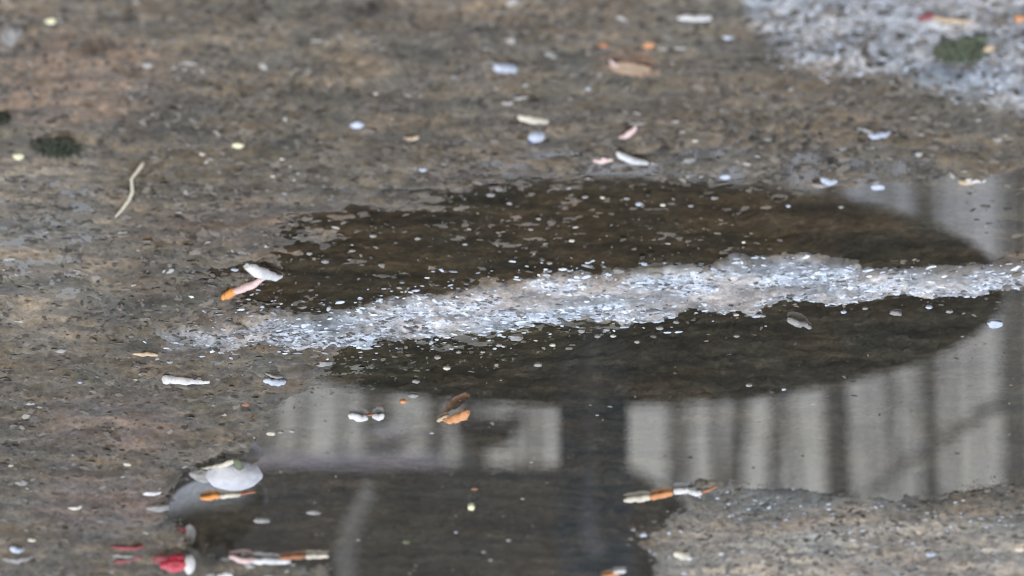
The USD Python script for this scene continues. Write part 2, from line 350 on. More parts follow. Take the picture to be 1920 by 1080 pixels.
a6 = np.arange(6) / 6 * 2 * np.pi
flake_v = np.vstack([np.stack([np.cos(a6), np.sin(a6), 0.15 * np.cos(2 * a6)], -1), [[0, 0, 0.35]], [[0, 0, -0.1]]])
flake_f = np.array([[i, (i + 1) % 6, 6] for i in range(6)] + [[(i + 1) % 6, i, 7] for i in range(6)])
px, py = rng.uniform(-80, 2000, 40000), -60 + 1200 * rng.random(40000) ** 0.9
d = masks(px, py)
dens = 0.75 - 0.72 * sm(d['main'], -5, 25) - 0.66 * sm(d['second'], -5, 15) - 0.6 * sm(d['film'], -60, 30) - 0.3 * sm(d['left'], 0, 20) - 0.5 * sm(d['strip'], -5, 5) - 0.45 * sm(d['margin'], -20, 10)
dens *= 0.45 + 1.1 * sm(fb(px, py, 1 / 70.0, 3, 31), -0.15, 0.15)
keep = rng.random(len(px)) < dens
px, py = px[keep], py[keep]
p = ground_at(px, py); p[:, 2] = gz(p[:, 0], p[:, 1]) + 0.0008
n = len(p); L = (0.0025 + 0.009 * rng.random(n) ** 2.6) * (1 - 0.45 * sm(np.maximum(np.maximum(masks(px, py)['film'], masks(px, py)['margin']), masks(px, py)['main']), -20, 20))
scl = np.stack([L, L * rng.uniform(0.25, 0.7, n), np.full(n, 0.0014)], -1)
litter = scatter(flake_v, flake_f, p, scl, rng.uniform(0, np.pi, n), rng.normal(0.2, 0.15, n), 0.5)
lc = island_colours(LITTER_RAMP, n, 8, 0.35 * fb(px, py, 1 / 50.0, 3, 61))
tag(ob('leaf_litter', litter, LITTER, smooth=False, color=lc), 'tiny brown and grey leaf crumbs strewn over the wet mud', 'leaf litter', None, 'stuff')

ico = trimesh.creation.icosahedron()
def grit(name, px, py, lo, hi, label, flat=0.5, shift=0.0, long=1.8):
    p = ground_at(px, py); n = len(p)
    L = lo + (hi - lo) * rng.random(n) ** 2
    p[:, 2] = gz(p[:, 0], p[:, 1]) + L * 0.2
    s = np.stack([L * rng.uniform(1.0, long, n), L, L * flat * rng.uniform(0.6, 1.2, n)], -1)
    mesh = scatter(np.array(ico.vertices), np.array(ico.faces), p, s, rng.normal(0, 0.5, n), rng.normal(0.25, 0.2, n), 0.5)
    return tag(ob(name, mesh, GRIT, smooth=False, color=island_colours(GRIT_SHEEN_RAMP, n, 12, shift + 0.9 * fb(px * 0.3, py, 1 / 25.0, 3, 62))), label, 'grit', None, 'stuff')

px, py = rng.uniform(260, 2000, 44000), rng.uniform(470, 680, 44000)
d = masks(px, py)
edge = sheen_streaks(px, py)
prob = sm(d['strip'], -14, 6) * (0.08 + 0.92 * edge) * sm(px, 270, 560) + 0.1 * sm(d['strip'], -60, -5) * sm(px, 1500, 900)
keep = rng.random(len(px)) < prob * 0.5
grit('pale_sheen_grit', px[keep], py[keep], 0.001, 0.0036, 'grit with a painted bluish sky sheen along the low ridge between the two sheets of water', long=3.2)  # grain colours stand in for the ridge's wet sheen
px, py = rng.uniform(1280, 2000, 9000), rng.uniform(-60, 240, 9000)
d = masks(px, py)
keep = rng.random(len(px)) < sm(d['gritty_sheen'], -40, 30) * (0.25 + 0.6 * sm(fb(px * 0.3, py, 1 / 25.0, 3, 41), -0.15, 0.15)) * 0.55
grit('pale_sheen_grit', px[keep], py[keep], 0.0011, 0.0032, 'grit patch with a painted bluish sky sheen in the upper right corner', shift=-0.12)  # same painted sheen, a little darker, for the damp corner
px, py = rng.uniform(1180, 2000, 2500), rng.uniform(905, 1130, 2500)
d = masks(px, py)
keep = (rng.random(len(px)) < 0.45) & (d['main'] < -4)
grit('pale_sheen_grit', px[keep], py[keep], 0.0015, 0.0045, 'pale grit sprinkled on the tan bank in the lower right corner', shift=-0.3)

# ------------------------------------------------------------------ countable bits
def blob(rx, ry, rz, seed, sub=2, rough=0.25):
    b = trimesh.creation.icosphere(subdivisions=sub, radius=1.0)
    v = np.array(b.vertices)
    v = v * (1 + rough * 2 * (meshkit.fbm(v * 1.6 + seed * 7.3, 3, seed) - 0.5))[:, None]
    return trimesh.Trimesh(v * [rx, ry, rz], b.faces, process=False)

def tube(pts, radii, sides=8, flat=1.0, wobble=0.0, seed=0):
    pts = np.asarray(pts, float); radii = np.broadcast_to(np.asarray(radii, float), (len(pts),))
    rr = np.random.default_rng(seed)
    v, f = [], []
    up0 = np.array([0, 0, 1.0])
    for i, q in enumerate(pts):
        t = pts[min(i + 1, len(pts) - 1)] - pts[max(i - 1, 0)]; t /= np.linalg.norm(t)
        a = np.cross(t, up0)
        a = np.array([1.0, 0, 0]) if np.linalg.norm(a) < 1e-3 else a / np.linalg.norm(a)
        b = np.cross(a, t)
        for s in range(sides):
            an = 2 * np.pi * s / sides
            w = 1 + wobble * (rr.random() - 0.5)
            v.append(q + radii[i] * w * (math.cos(an) * a + flat * math.sin(an) * b))
    for i in range(len(pts) - 1):
        for s in range(sides):
            j = (s + 1) % sides
            A, B, C, E = i * sides + s, i * sides + j, (i + 1) * sides + j, (i + 1) * sides + s
            f += [[A, B, C], [A, C, E]]
    v += [pts[0], pts[-1]]
    c0, c1 = len(v) - 2, len(v) - 1
    for s in range(sides):
        j = (s + 1) % sides
        f += [[c0, j, s], [c1, (len(pts) - 1) * sides + s, (len(pts) - 1) * sides + j]]
    return trimesh.Trimesh(np.array(v), np.array(f), process=False)

SEED = [100]
def spot(px, py):
    q = ground_at(np.array(float(px)), np.array(float(py)))
    q[2] = float(gz(q[0:1], q[1:2])[0])
    return q

def bit(name, px, py, w, h, mat, label, cat, group=None, rot=0.0):
    """A small rounded bit, w x h picture points in size, resting where the line of sight meets the ground or water."""
    SEED[0] += 1
    s = mm(py); rx = w * s / 2; rz = max(h * s / 2 * 0.9, rx * 0.3); ry = min(rx, rz * 1.6)
    q = spot(px, py); q[2] += rz * 0.12
    b = blob(rx, ry, rz, SEED[0], 2, 0.45)
    b.apply_transform(trimesh.transformations.rotation_matrix(rot, [0, 1, 0]))
    b.apply_translation(q)
    return tag(ob(name, b, M[mat], smooth=True), label, cat, group)

def rod_mesh(a, b, h, arch=0.0, taper=(0.7, 1.0, 0.6), flat=0.9, lift=(0, 0), seed=0, n=9):
    """A slender curved piece from picture point a to b, h picture points thick."""
    s = mm((a[1] + b[1]) / 2)
    A, B = spot(*a), spot(*b)
    r = h * s / 2
    A[2] += r * 0.6 + lift[0]; B[2] += r * 0.6 + lift[1]
    t = np.linspace(0, 1, n)
    pts = A + (B - A) * t[:, None]; pts[:, 2] += arch * np.sin(np.pi * t)
    rr = np.random.default_rng(seed)
    pts += rr.normal(0, r * 0.12, pts.shape)
    radii = r * np.interp(t, [0, 0.5, 1], taper) * np.where((t == 0) | (t == 1), 0.55, 1)
    return tube(pts, radii, 8, flat, 0.25, seed)

def at_base(prim_name, label, cat, px, py, parts, group=None):
    """A thing at its place on the ground; parts: (name, mesh in world space, material)."""
    q = spot(px, py)
    t = thing(prim_name, label, cat, q, 0, group)
    for nm, mesh, mat in parts:
        mesh = mesh.copy(); mesh.apply_translation(-q)
        ob(nm, mesh, M[mat], t, smooth=50)
    return t

def up(px, py, z):
    """z metres above the ground at a picture point."""
    q = spot(px, py); q[2] += z; return q

# a leaning two-part stub at the upper shore of the ridge
at_base('feather', 'white curled feather with a mauve lower edge above the orange-tipped stub', 'feather', 490, 500,
        [('vane', rod_mesh((463, 482), (524, 512), 26, 0.004, (0.9, 1, 0.5), 0.8, (0.004, 0), 1), 'white'), ('edge', rod_mesh((488, 506), (527, 516), 12, 0, (0.5, 1, 0.7), 0.8, (0, 0), 2), 'mauve')])
at_base('reed_stub', 'pinkish stub with a bright orange tip lying left of the pale ridge', 'stub', 455, 532,
        [('stalk', rod_mesh((438, 542), (498, 515), 17, 0.003, (0.9, 1, 0.5), 0.9, (0, 0), 3), 'pink'), ('tip', rod_mesh((417, 548), (443, 539), 17, 0, (0.6, 1, 1), 0.9, (0, 0), 4), 'bright_orange')])
at_base('feather', 'slim pinkish-white feather slanting down on the mud right of centre in the upper half', 'feather', 1190, 284,
        [('vane', rod_mesh((1157, 268), (1222, 301), 17, 0.004, (0.8, 1, 0.4), 0.8, (0.003, 0), 5), 'white'), ('quill', rod_mesh((1168, 280), (1232, 308), 6, 0, (0.5, 1, 0.4), 0.8, (0, 0), 6), 'pink')])
at_base('leaf_scrap', 'crumpled pinkish leaf scrap standing above the slim feather', 'leaf scrap', 1180, 236,
        [('blade', rod_mesh((1163, 247), (1193, 224), 15, 0.003, (0.8, 1, 0.5), 0.7, (0, 0.004), 7), 'pink'), ('edge', rod_mesh((1180, 222), (1212, 220), 9, 0, (0.6, 1, 0.6), 0.8, (0, 0), 8), 'grey')])
at_base('stick', 'short thick cream-white stick lying level near the top centre', 'stick', 998, 198,
        [('bark', rod_mesh((971, 196), (1027, 201), 18, 0.0, (1, 1, 0.8), 0.95, (0, 0), 9), 'cream')])
at_base('berry', 'small white ball with a dark blue side below the cream stick', 'berry', 1004, 236,
        [('skin', blob(0.011, 0.011, 0.009, 301).apply_translation(up(1006, 234, 0.005)), 'bluish'), ('spot', blob(0.0055, 0.0055, 0.005, 302).apply_translation(up(999, 240, 0.006)), 'blue')])
at_base('feather', 'rounded bluish-white down feather with a thin left tail near the top edge', 'feather', 942, 103,
        [('vane', rod_mesh((928, 98), (968, 106), 25, 0.002, (0.7, 1, 0.7), 0.85, (0, 0), 10), 'bluish'), ('quill', rod_mesh((914, 94), (934, 99), 6, 0, (0.5, 1, 1), 0.9, (0, 0), 11), 'grey')])
bit('pebble', 669, 208, 26, 22, 'bluish', 'round bluish-white pebble on brown mud left of the top centre', 'pebble')
at_base('leaf_scrap', 'small tan leaf scrap tilted on the mud left of the cream stick', 'leaf scrap', 770, 239,
        [('blade', rod_mesh((756, 247), (784, 231), 12, 0.002, (0.5, 1, 0.7), 0.7, (0, 0.003), 12), 'tan')])
# orange leaf floating on the dark water
def leaf(a, b, wpx, curl, mat, stem=None, seed=0):
    A, B = spot(*a), spot(*b); s = mm((a[1] + b[1]) / 2)
    A[2] += 0.004; B[2] += 0.004
    t = np.linspace(0, 1, 12); w = wpx * s / 2 * np.sin(np.pi * t ** 0.8) ** 0.7 + 0.0006
    side = np.cross([0, 0, 1.0], (B - A) / np.linalg.norm(B - A))
    side = side * np.sign(side[1]) * 0.8 + np.array([0, 0, 0.55]) ; side /= np.linalg.norm(side)
    v, f = [], []
    for i, ti in enumerate(t):
        c = A + (B - A) * ti; c[2] += curl * math.sin(np.pi * ti)
        for k in (-1, -0.5, 0, 0.5, 1):
            v.append(c + side * w[i] * k + np.array([0, -0.3, 0.3]) * curl * 0.6 * k * k)
    v = np.array(v); v[:, 2] = np.maximum(v[:, 2], 0.001)
    n = len(v); off = np.array([0, -0.0009, 0.0006])
    v2 = np.vstack([v + off, v - off])
    for i in range(11):
        for k in range(4):
            q = [i * 5 + k, i * 5 + k + 1, (i + 1) * 5 + k + 1, (i + 1) * 5 + k]
            f += [[q[0], q[1], q[2]], [q[0], q[2], q[3]], [q[2] + n, q[1] + n, q[0] + n], [q[3] + n, q[2] + n, q[0] + n]]
        for k in (0, 4):
            f += [[i * 5 + k, (i + 1) * 5 + k, (i + 1) * 5 + k + n], [i * 5 + k, (i + 1) * 5 + k + n, i * 5 + k + n]]
    return trimesh.Trimesh(v2, np.array(f), process=False)

at_base('leaf', 'curled orange leaf floating on the dark water', 'leaf', 850, 770,
        [('blade', rod_mesh((832, 781), (878, 757), 21, 0.003, (0.45, 1, 0.8), 0.85, (0.002, 0.008), 14), 'orange'), ('stem', rod_mesh((819, 787), (840, 778), 9, 0, (0.6, 1, 1), 0.9, (0, 0), 15), 'tan'), ('rib', rod_mesh((836, 778), (862, 764), 5, 0.002, (0.7, 1, 0.4), 0.9, (0.006, 0.01), 16), 'pink')])
at_base('seed_husk', 'pair of glossy white husks joined by a dark thread on the water', 'seed husk', 685, 776,
        [('husk', rod_mesh((655, 774), (689, 780), 16, 0.002, (0.8, 1, 0.7), 0.9, (0, 0), 16), 'white'), ('husk', rod_mesh((700, 777), (720, 775), 14, 0.002, (0.9, 1, 0.8), 0.9, (0, 0), 17), 'white'), ('thread', rod_mesh((687, 778), (702, 776), 4, 0, (1, 1, 1), 0.9, (0, 0), 18), 'rust')])
at_base('stick', 'peeled white stick with a knobbly left end on the left mud', 'stick', 350, 691,
        [('wood', rod_mesh((306, 688), (393, 694), 15, 0.0, (1.15, 1, 0.6), 0.95, (0, 0), 19), 'white'), ('knob', blob(0.008, 0.008, 0.008, 303).apply_translation(up(313, 687, 0.008)), 'white')])
at_base('shell_scrap', 'bluish-white shell scrap right of the peeled white stick', 'shell scrap', 515, 699,
        [('shell', rod_mesh((493, 698), (538, 700), 17, 0.003, (0.7, 1, 0.8), 0.8, (0, 0), 20), 'bluish'), ('rim', rod_mesh((498, 690), (530, 691), 7, 0.002, (0.7, 1, 0.8), 0.8, (0, 0), 21), 'grey')])
bit('pebble', 605, 676, 36, 13, 'grey', 'flat pale grey pebble right of the bluish-white shell scrap', 'pebble')
at_base('stick', 'thin tan stick lying level below the left end of the ridge', 'stick', 270, 641,
        [('wood', rod_mesh((245, 641), (296, 640), 9, 0.0, (0.8, 1, 0.8), 0.95, (0, 0), 22), 'tan')])
# thin curved stalk on the left film of water
s_pts = np.array([up(x, y, z) for x, y, z in ((268, 274, 0.012), (259, 292, 0.008), (247, 312, 0.006), (249, 330, 0.006), (243, 352, 0.006), (228, 370, 0.005), (217, 388, 0.004))])
at_base('straw', 'thin pale crooked straw standing across the shallow left film', 'straw', 245, 330, [('stem', tube(s_pts, [0.0028, 0.0026, 0.002, 0.0026, 0.003, 0.0026, 0.0015], 7, 1, 0.2, 3), 'straw')])
at_base('reed_stub', 'orange and white reed sliver lying across the mirrored duck', 'stub', 427, 928,
        [('tip', rod_mesh((376, 931), (412, 927), 12, 0, (0.6, 1, 1), 0.9, (0, 0), 24), 'bright_orange'), ('stalk', rod_mesh((410, 928), (452, 925), 10, 0, (1, 1, 0.8), 0.9, (0, 0), 25), 'cream'), ('shaft', rod_mesh((450, 925), (480, 921), 6, 0, (1, 0.8, 0.5), 0.9, (0, 0), 26), 'rust')])
at_base('reed_stub', 'banded white and orange reed stub floating right of the dark post', 'stub', 1250, 923,
        [('stalk', rod_mesh((1171, 934), (1222, 929), 14, 0, (0.8, 1, 1), 0.9, (0, 0), 27), 'cream'), ('band', rod_mesh((1219, 929), (1262, 921), 13, 0, (1, 1, 0.8), 0.9, (0, 0), 28), 'orange'),
         ('segment', rod_mesh((1263, 917), (1290, 915), 14, 0.001, (1, 1, 0.9), 0.9, (0, 0), 29), 'white'), ('segment', rod_mesh((1291, 915), (1315, 915), 14, 0.001, (0.9, 1, 0.8), 0.9, (0, 0), 30), 'white'), ('tail', rod_mesh((1315, 915), (1345, 906), 8, 0, (1, 0.8, 0.3), 0.9, (0, 0), 31), 'rust')])
q_ = [up(1176, 938, 0.0), up(1177, 960, 0.0), up(1175, 988, 0)]
at_base('reed_stub', 'long pale reed with an orange middle and white end beside the red fruit piece', 'stub', 540, 1044,
        [('stalk', rod_mesh((430, 1040), (476, 1046), 13, 0.004, (0.6, 1, 1), 0.9, (0, 0), 32), 'pink'), ('segment', rod_mesh((468, 1046), (545, 1050), 14, 0, (0.9, 1, 0.8), 0.9, (0, 0), 33), 'white'),
         ('band', rod_mesh((525, 1044), (574, 1040), 10, 0, (0.8, 1, 1), 0.9, (0, 0), 34), 'rust'), ('tip', rod_mesh((572, 1040), (616, 1040), 11, 0, (1, 1, 0.7), 0.9, (0, 0), 35), 'cream')])
bit('pebble', 425, 1066, 32, 15, 'white', 'bright white oblong pebble at the bottom edge below the long reed', 'pebble')
bit('pebble', 394, 1063, 18, 18, 'grey', 'small grey pebble touching the bright oblong pebble on its left', 'pebble')
bit('pebble', 468, 1056, 20, 12, 'grey', 'grey chip tucked under the long reed near the bottom edge', 'pebble')
bit('pebble', 503, 1070, 18, 10, 'grey', 'dull grey chip right of the bright oblong pebble at the bottom', 'pebble')
at_base('shell', 'large smooth white shell half sunk at the left shore above the orange sliver', 'shell', 430, 894,
        [('dome', blob(0.048, 0.034, 0.026, 323, 3, 0.12).apply_translation(up(440, 870, 0.02)), 'shell'), ('tip', blob(0.03, 0.02, 0.013, 321, 3, 0.25).apply_translation(up(392, 878, 0.012)), 'grey')])
# red fruit piece and red scrap
s = mm(1028)
c = up(334, 1030, 0.024)
sk = blob(0.026, 0.018, 0.016, 305, 3, 0.5); sk.apply_translation(c + [0.004, 0, -0.004])
rim = blob(0.011, 0.02, 0.0185, 309, 3, 0.08); rim.apply_translation(c + [-0.021, 0.002, -0.003])
flap = blob(0.02, 0.014, 0.009, 306, 2, 0.3); flap.apply_translation(c + [0.028, 0, -0.012])
at_base('fruit_piece', 'red fruit piece with a white rim on the left shore of the water', 'fruit piece', 334, 1030, [('skin', sk, 'red'), ('rim', rim, 'white'), ('flap', flap, 'dull_red')])
at_base('fruit_piece', 'dull red peel with a white core left of the white-rimmed fruit', 'fruit piece', 240, 1020,
        [('skin', rod_mesh((207, 1008), (270, 1010), 13, 0.002, (0.6, 1, 0.7), 0.8, (0, 0), 40), 'dull_red'), ('core', rod_mesh((210, 1020), (252, 1023), 9, 0.001, (0.6, 1, 0.5), 0.8, (0, 0), 41), 'grey'), ('peel', rod_mesh((215, 1033), (265, 1028), 11, 0, (0.8, 1, 0.6), 0.8, (0, 0), 42), 'dull_red')])
bit('pebble', 284, 912, 36, 15, 'white', 'bright white pebble on the shore left of the mirrored duck', 'pebble')
bit('pebble', 296, 938, 40, 17, 'grey', 'pale grey pebble just below the bright one left of the mirrored duck', 'pebble')
at_base('leaf_scrap', 'white petal pointing left with a green stalk above the mirrored duck', 'leaf scrap', 430, 862,
        [('petal', rod_mesh((378, 874), (438, 853), 13, 0.004, (0.3, 0.9, 1.1), 0.8, (0, 0.006), 43), 'cream'), ('stalk', rod_mesh((445, 850), (452, 874), 16, 0.004, (0.8, 1, 0.9), 0.8, (0.006, 0.004), 44), 'olive')])
at_base('shell_scrap', 'white broken shell clump on the shore below the banded reed stub', 'shell scrap', 1280, 1022,
        [('shell', rod_mesh((1268, 1018), (1288, 1024), 20, 0.004, (0.8, 1, 0.8), 0.8, (0, 0), 45), 'cream'), ('shard', rod_mesh((1278, 1026), (1294, 1034), 14, 0, (0.8, 1, 0.6), 0.8, (0, 0), 46), 'white')])
at_base('shell_scrap', 'blurred bluish shell piece at the lower left edge', 'shell scrap', 32, 1020,
        [('shell', rod_mesh((5, 1024), (62, 1026), 16, 0.004, (0.7, 1, 0.6), 0.7, (0, 0), 47), 'grey'), ('shard', rod_mesh((22, 1008), (44, 1014), 16, 0.004, (0.8, 1, 0.8), 0.7, (0, 0), 48), 'bluish')])
at_base('reed_stub', 'orange reed stub with a white end cut by the bottom edge', 'stub', 1150, 1074,
        [('stalk', rod_mesh((1128, 1079), (1162, 1074), 10, 0, (0.8, 1, 1), 0.9, (0, 0), 49), 'orange'), ('tip', rod_mesh((1150, 1070), (1173, 1069), 9, 0, (0.8, 1, 0.8), 0.9, (0, 0), 50), 'white')])
at_base('feather', 'short grey-white feather slanting on the dark water near its upper shore', 'feather', 1497, 601,
        [('vane', rod_mesh((1478, 594), (1512, 604), 15, 0.003, (0.9, 1, 0.7), 0.8, (0, 0), 51), 'grey'), ('quill', rod_mesh((1508, 606), (1520, 612), 9, 0, (0.9, 1, 0.8), 0.8, (0, 0), 52), 'grey')])
bit('pebble', 1866, 606, 30, 17, 'bluish', 'bluish-white pebble at the right tip of the mirrored shelter roof', 'pebble')
at_base('feather', 'flat bluish-white feather lying level in the upper right', 'feather', 1640, 240,
        [('vane', rod_mesh((1628, 242), (1668, 243), 17, 0.003, (0.8, 1, 0.7), 0.8, (0, 0), 53), 'bluish'), ('quill', rod_mesh((1607, 236), (1634, 239), 9, 0, (0.6, 1, 1), 0.8, (0, 0), 54), 'grey')])
at_base('leaf_scrap', 'cream and white leaf scrap tilted at the upper edge of the right puddle', 'leaf scrap', 1824, 329,
        [('blade', rod_mesh((1798, 336), (1832, 331), 15, 0.002, (0.8, 1, 0.9), 0.8, (0, 0), 55), 'tan'), ('edge', rod_mesh((1812, 326), (1848, 319), 13, 0.003, (0.8, 1, 0.7), 0.8, (0, 0.002), 56), 'white')])
at_base('shell_scrap', 'bluish-white shell bit above a grey flake left of the right puddle', 'shell scrap', 1552, 332,
        [('shell', rod_mesh((1540, 329), (1568, 328), 18, 0.003, (0.8, 1, 0.8), 0.8, (0, 0), 57), 'bluish'), ('flake', rod_mesh((1522, 342), (1558, 341), 12, 0.001, (0.8, 1, 0.8), 0.8, (0, 0), 58), 'grey')])
at_base('leaf', 'brown-orange leaf lying flat under a yellow speck near the top edge', 'leaf', 1180, 105,
        [('blade', leaf((1140, 108), (1222, 104), 26, 0.002, 'rust'), 'brown_leaf'), ('edge', rod_mesh((1142, 95), (1165, 112), 8, 0, (0.7, 1, 0.7), 0.8, (0, 0), 60), 'pink')])
bit('leaf_scrap', 1215, 70, 26, 14, 'orange', 'orange leaf speck above the flat brown-orange leaf', 'leaf scrap')
bit('leaf_scrap', 1130, 72, 24, 12, 'rust', 'rust-coloured leaf speck left of the orange one near the top', 'leaf scrap')
at_base('stick', 'white stick end cut by the top edge right of centre', 'stick', 1302, 5, [('wood', rod_mesh((1270, 3), (1334, 6), 14, 0, (0.8, 1, 1), 0.9, (0, 0), 61), 'white')])
at_base('leaf', 'reddish-brown leaf with a pale fold in the top right corner', 'leaf', 1765, 14,
        [('tip', rod_mesh((1722, 16), (1748, 9), 16, 0, (0.7, 1, 0.8), 0.8, (0, 0), 62), 'dull_red'), ('blade', rod_mesh((1745, 12), (1828, 14), 13, 0.003, (0.8, 1, 0.6), 0.8, (0, 0), 63), 'tan')])
bit('leaf_scrap', 1912, 16, 24, 20, 'orange', 'orange leaf bit at the right edge of the top corner', 'leaf scrap')
bit('pebble', 95, 21, 22, 14, 'yellow', 'yellowish pebble in the top left corner', 'pebble')
bit('pebble', 35, 277, 20, 14, 'yellow', 'pale yellow pebble below the dark moss at the left edge', 'pebble')
bit('pebble', 446, 253, 22, 14, 'yellow', 'cream yellow pebble in a row of three on the left mud', 'pebble')
bit('shell_scrap', 1130, 287, 40, 17, 'pink', 'pale crumpled shell bit touching the left end of the slim feather', 'shell scrap')
bit('pebble', 20, 40, 40, 60, 'grey', 'large blurred grey pebble at the top left edge', 'pebble')
bit('seed', 762, 1016, 14, 8, 'olive', 'tiny green seed afloat on the dark water near the bottom', 'seed')
bit('seed', 883, 950, 14, 13, 'yellow', 'pale yellow seed afloat left of the dark post', 'seed')
bit('seed', 890, 917, 12, 5, 'rust', 'tiny rust-brown seed afloat above the pale yellow one', 'seed')
bit('leaf_scrap', 756, 752, 12, 10, 'orange', 'small orange leaf speck left of the curled orange leaf', 'leaf scrap')
bit('leaf_scrap', 458, 752, 20, 8, 'rust', 'rust leaf speck on the mud left of the main water', 'leaf scrap')
bit('seed', 588, 961, 26, 9, 'grey', 'flat grey seed afloat in the dark water right of the mirrored duck', 'seed')
bit('seed', 490, 976, 30, 9, 'grey', 'flat pale husk at the lower right of the mirrored duck', 'seed')

def moss(px, py, rx_px, ry_px, n, mat, label):
    s = mm(py); q = spot(px, py)
    t = thing('moss_clump', label, 'moss', q)
    tri, vs = [], []
    rr = np.random.default_rng(int(abs(px)) + 1)
    cus = []
    for k in range(7):
        cb = blob(rx_px * s * rr.uniform(0.2, 0.45), rx_px * s * rr.uniform(0.3, 0.5), ry_px * s * rr.uniform(0.12, 0.3), k + int(abs(px)) % 50, 2, 0.6)
        cb.apply_translation((rr.uniform(-0.6, 0.6) * rx_px * s, rr.uniform(-0.9, 0.9) * rx_px * s, 0)); cus.append(cb)
    ob('cushion', trimesh.util.concatenate(cus), M[mat], t, smooth=True)
    for i in range(n):
        a, r = rr.uniform(0, 6.28), math.sqrt(rr.random())
        b = np.array([r * rx_px * s * math.cos(a), r * rx_px * s * math.sin(a) * 1.3, (1 - r * r) * ry_px * s * 0.3])
        dr = np.array([rr.normal(0, 0.5), rr.normal(0, 0.5), 1.0]); dr /= np.linalg.norm(dr)
        Lb = rr.uniform(0.006, 0.014); sd_ = np.cross(dr, rr.normal(size=3)); sd_ /= np.linalg.norm(sd_)
        k = len(vs); vs += [b - sd_ * 0.0014, b + sd_ * 0.0014, b + dr * Lb * 0.6 + sd_ * 0.0012, b + dr * Lb]; tri += [[k, k + 1, k + 2], [k, k + 2, k + 3]]
    tag(ob('shoots', trimesh.Trimesh(np.array(vs), np.array(tri), process=False), M[mat], t, smooth=False), kind='stuff')
moss(1802, 66, 52, 24, 420, 'moss', 'green moss clump dotted with tan bits in the top right corner')
moss(108, 258, 46, 18, 380, 'moss_dark', 'dark green moss clump on the mud at the left')
moss(-4, 192, 24, 22, 200, 'moss_dark', 'dark moss tuft cut by the left edge')
bit('leaf_scrap', 1806, 56, 30, 18, 'tan', 'tan leaf bit lying on the green moss clump', 'leaf scrap')
bit('leaf_scrap', 1852, 60, 22, 16, 'tan', 'tan leaf bit right beside the green moss clump', 'leaf scrap')

SMALL = {
 ('small grey-white pebble on the brown mud of the upper half', 'pebble', 'small pebbles on the upper mud', 'pebble', 'grey'):
  [(317,265,12),(380,271,18),(512,312,15),(535,349,19),(336,385,17),(651,298,14),(529,278,14),(793,305,24),(650,185,12),(705,165,15),(768,165,19),(852,118,19),(912,75,16),(1365,50,27),(1303,123,24),
   (1104,148,18),(1355,193,17),(1561,183,19),(1728,241,15),(1580,268,19),(1635,273,17),(1322,270,24),(1280,240,18),(1303,252,15),(1315,330,14),(1360,330,28),(1645,350,32),(720,80,20),(700,60,18),(930,150,16),
   (985,145,18),(975,168,15),(800,130,16),(920,365,22),(935,355,18),(955,381,15),(1066,352,17),(1030,75,26),(1038,88,20),(615,150,14),(1480,150,22),(1440,255,20),(1870,240,26),(1855,262,24),(1195,300,24),(1292,299,34)],
 ('tiny pale fleck in the dark film of water above the ridge', 'fleck', 'flecks in the dark film', 'fleck', 'grey'):
  [(1097,369,15),(1130,370,13),(1175,372,15),(1198,382,19),(1243,384,14),(1295,386,14),(1340,371,17),(1030,493,14),(1072,451,14),(1160,507,28),(1232,508,36),(783,447,16),(700,442,18),(872,458,12),(420,497,14),(440,505,18),(1478,386,12),(1577,388,14),(1394,454,11),(610,490,20),(580,475,16),(660,470,14),(995,430,12),(1010,410,14)],
 ('tiny pale fleck afloat along the upper shore of the dark water', 'fleck', 'flecks along the upper shore', 'fleck', 'grey'):
  [(820,670,17),(838,690,19),(968,633,32),(1009,684,20),(1194,641,14),(1237,615,19),(1268,604,15),(1137,618,17),(1090,620,20),(1036,647,15),(935,647,15),(1381,630,14),(1430,592,15),(1443,573,14),(1380,590,14),(1570,570,15),(1582,585,15),(1622,578,14),(1680,586,30),(1742,576,18),(1780,584,17),(775,741,26),(508,812,22),(526,810,15),(547,808,15),(780,715,20),(1150,630,14),(1120,630,16),(700,640,18),(860,660,14),(905,660,12)],
 ('tiny pale seed afloat on the open dark water', 'seed', 'seeds on the open water', 'seed', 'grey'):
  [(953,1013,12),(907,1035,11),(1187,993,13),(996,866,11),(920,1050,10),(810,812,10),(1120,778,9),(1470,730,12),(1405,722,16),(980,935,9),(672,1012,9),(855,998,8)],
 ('small white-grey pebble on the tan bank in the lower right', 'pebble', 'pebbles on the lower right bank', 'pebble', 'grey'):
  [(1207,1002,16),(1348,978,15),(1366,1018,14),(1428,1020,19),(1600,1057,22),(1745,984,21),(1785,1050,17),(1745,1020,26),(1912,1010,24),(1500,1000,15),(1690,1070,20),(1560,960,16),(1840,960,18),(1650,975,14),(1870,1040,18),(1400,1050,16)],
 ('small grey-white pebble on the reddish mud of the lower left', 'pebble', 'pebbles on the lower left mud', 'pebble', 'grey'):
  [(113,647,30),(75,748,15),(345,862,19),(40,888,32),(240,860,22),(140,930,36),(60,1000,20),(50,985,12),(188,970,14),(230,880,14),(250,905,16),(20,860,14),(400,745,12),(150,700,12),(210,1060,16)],
}
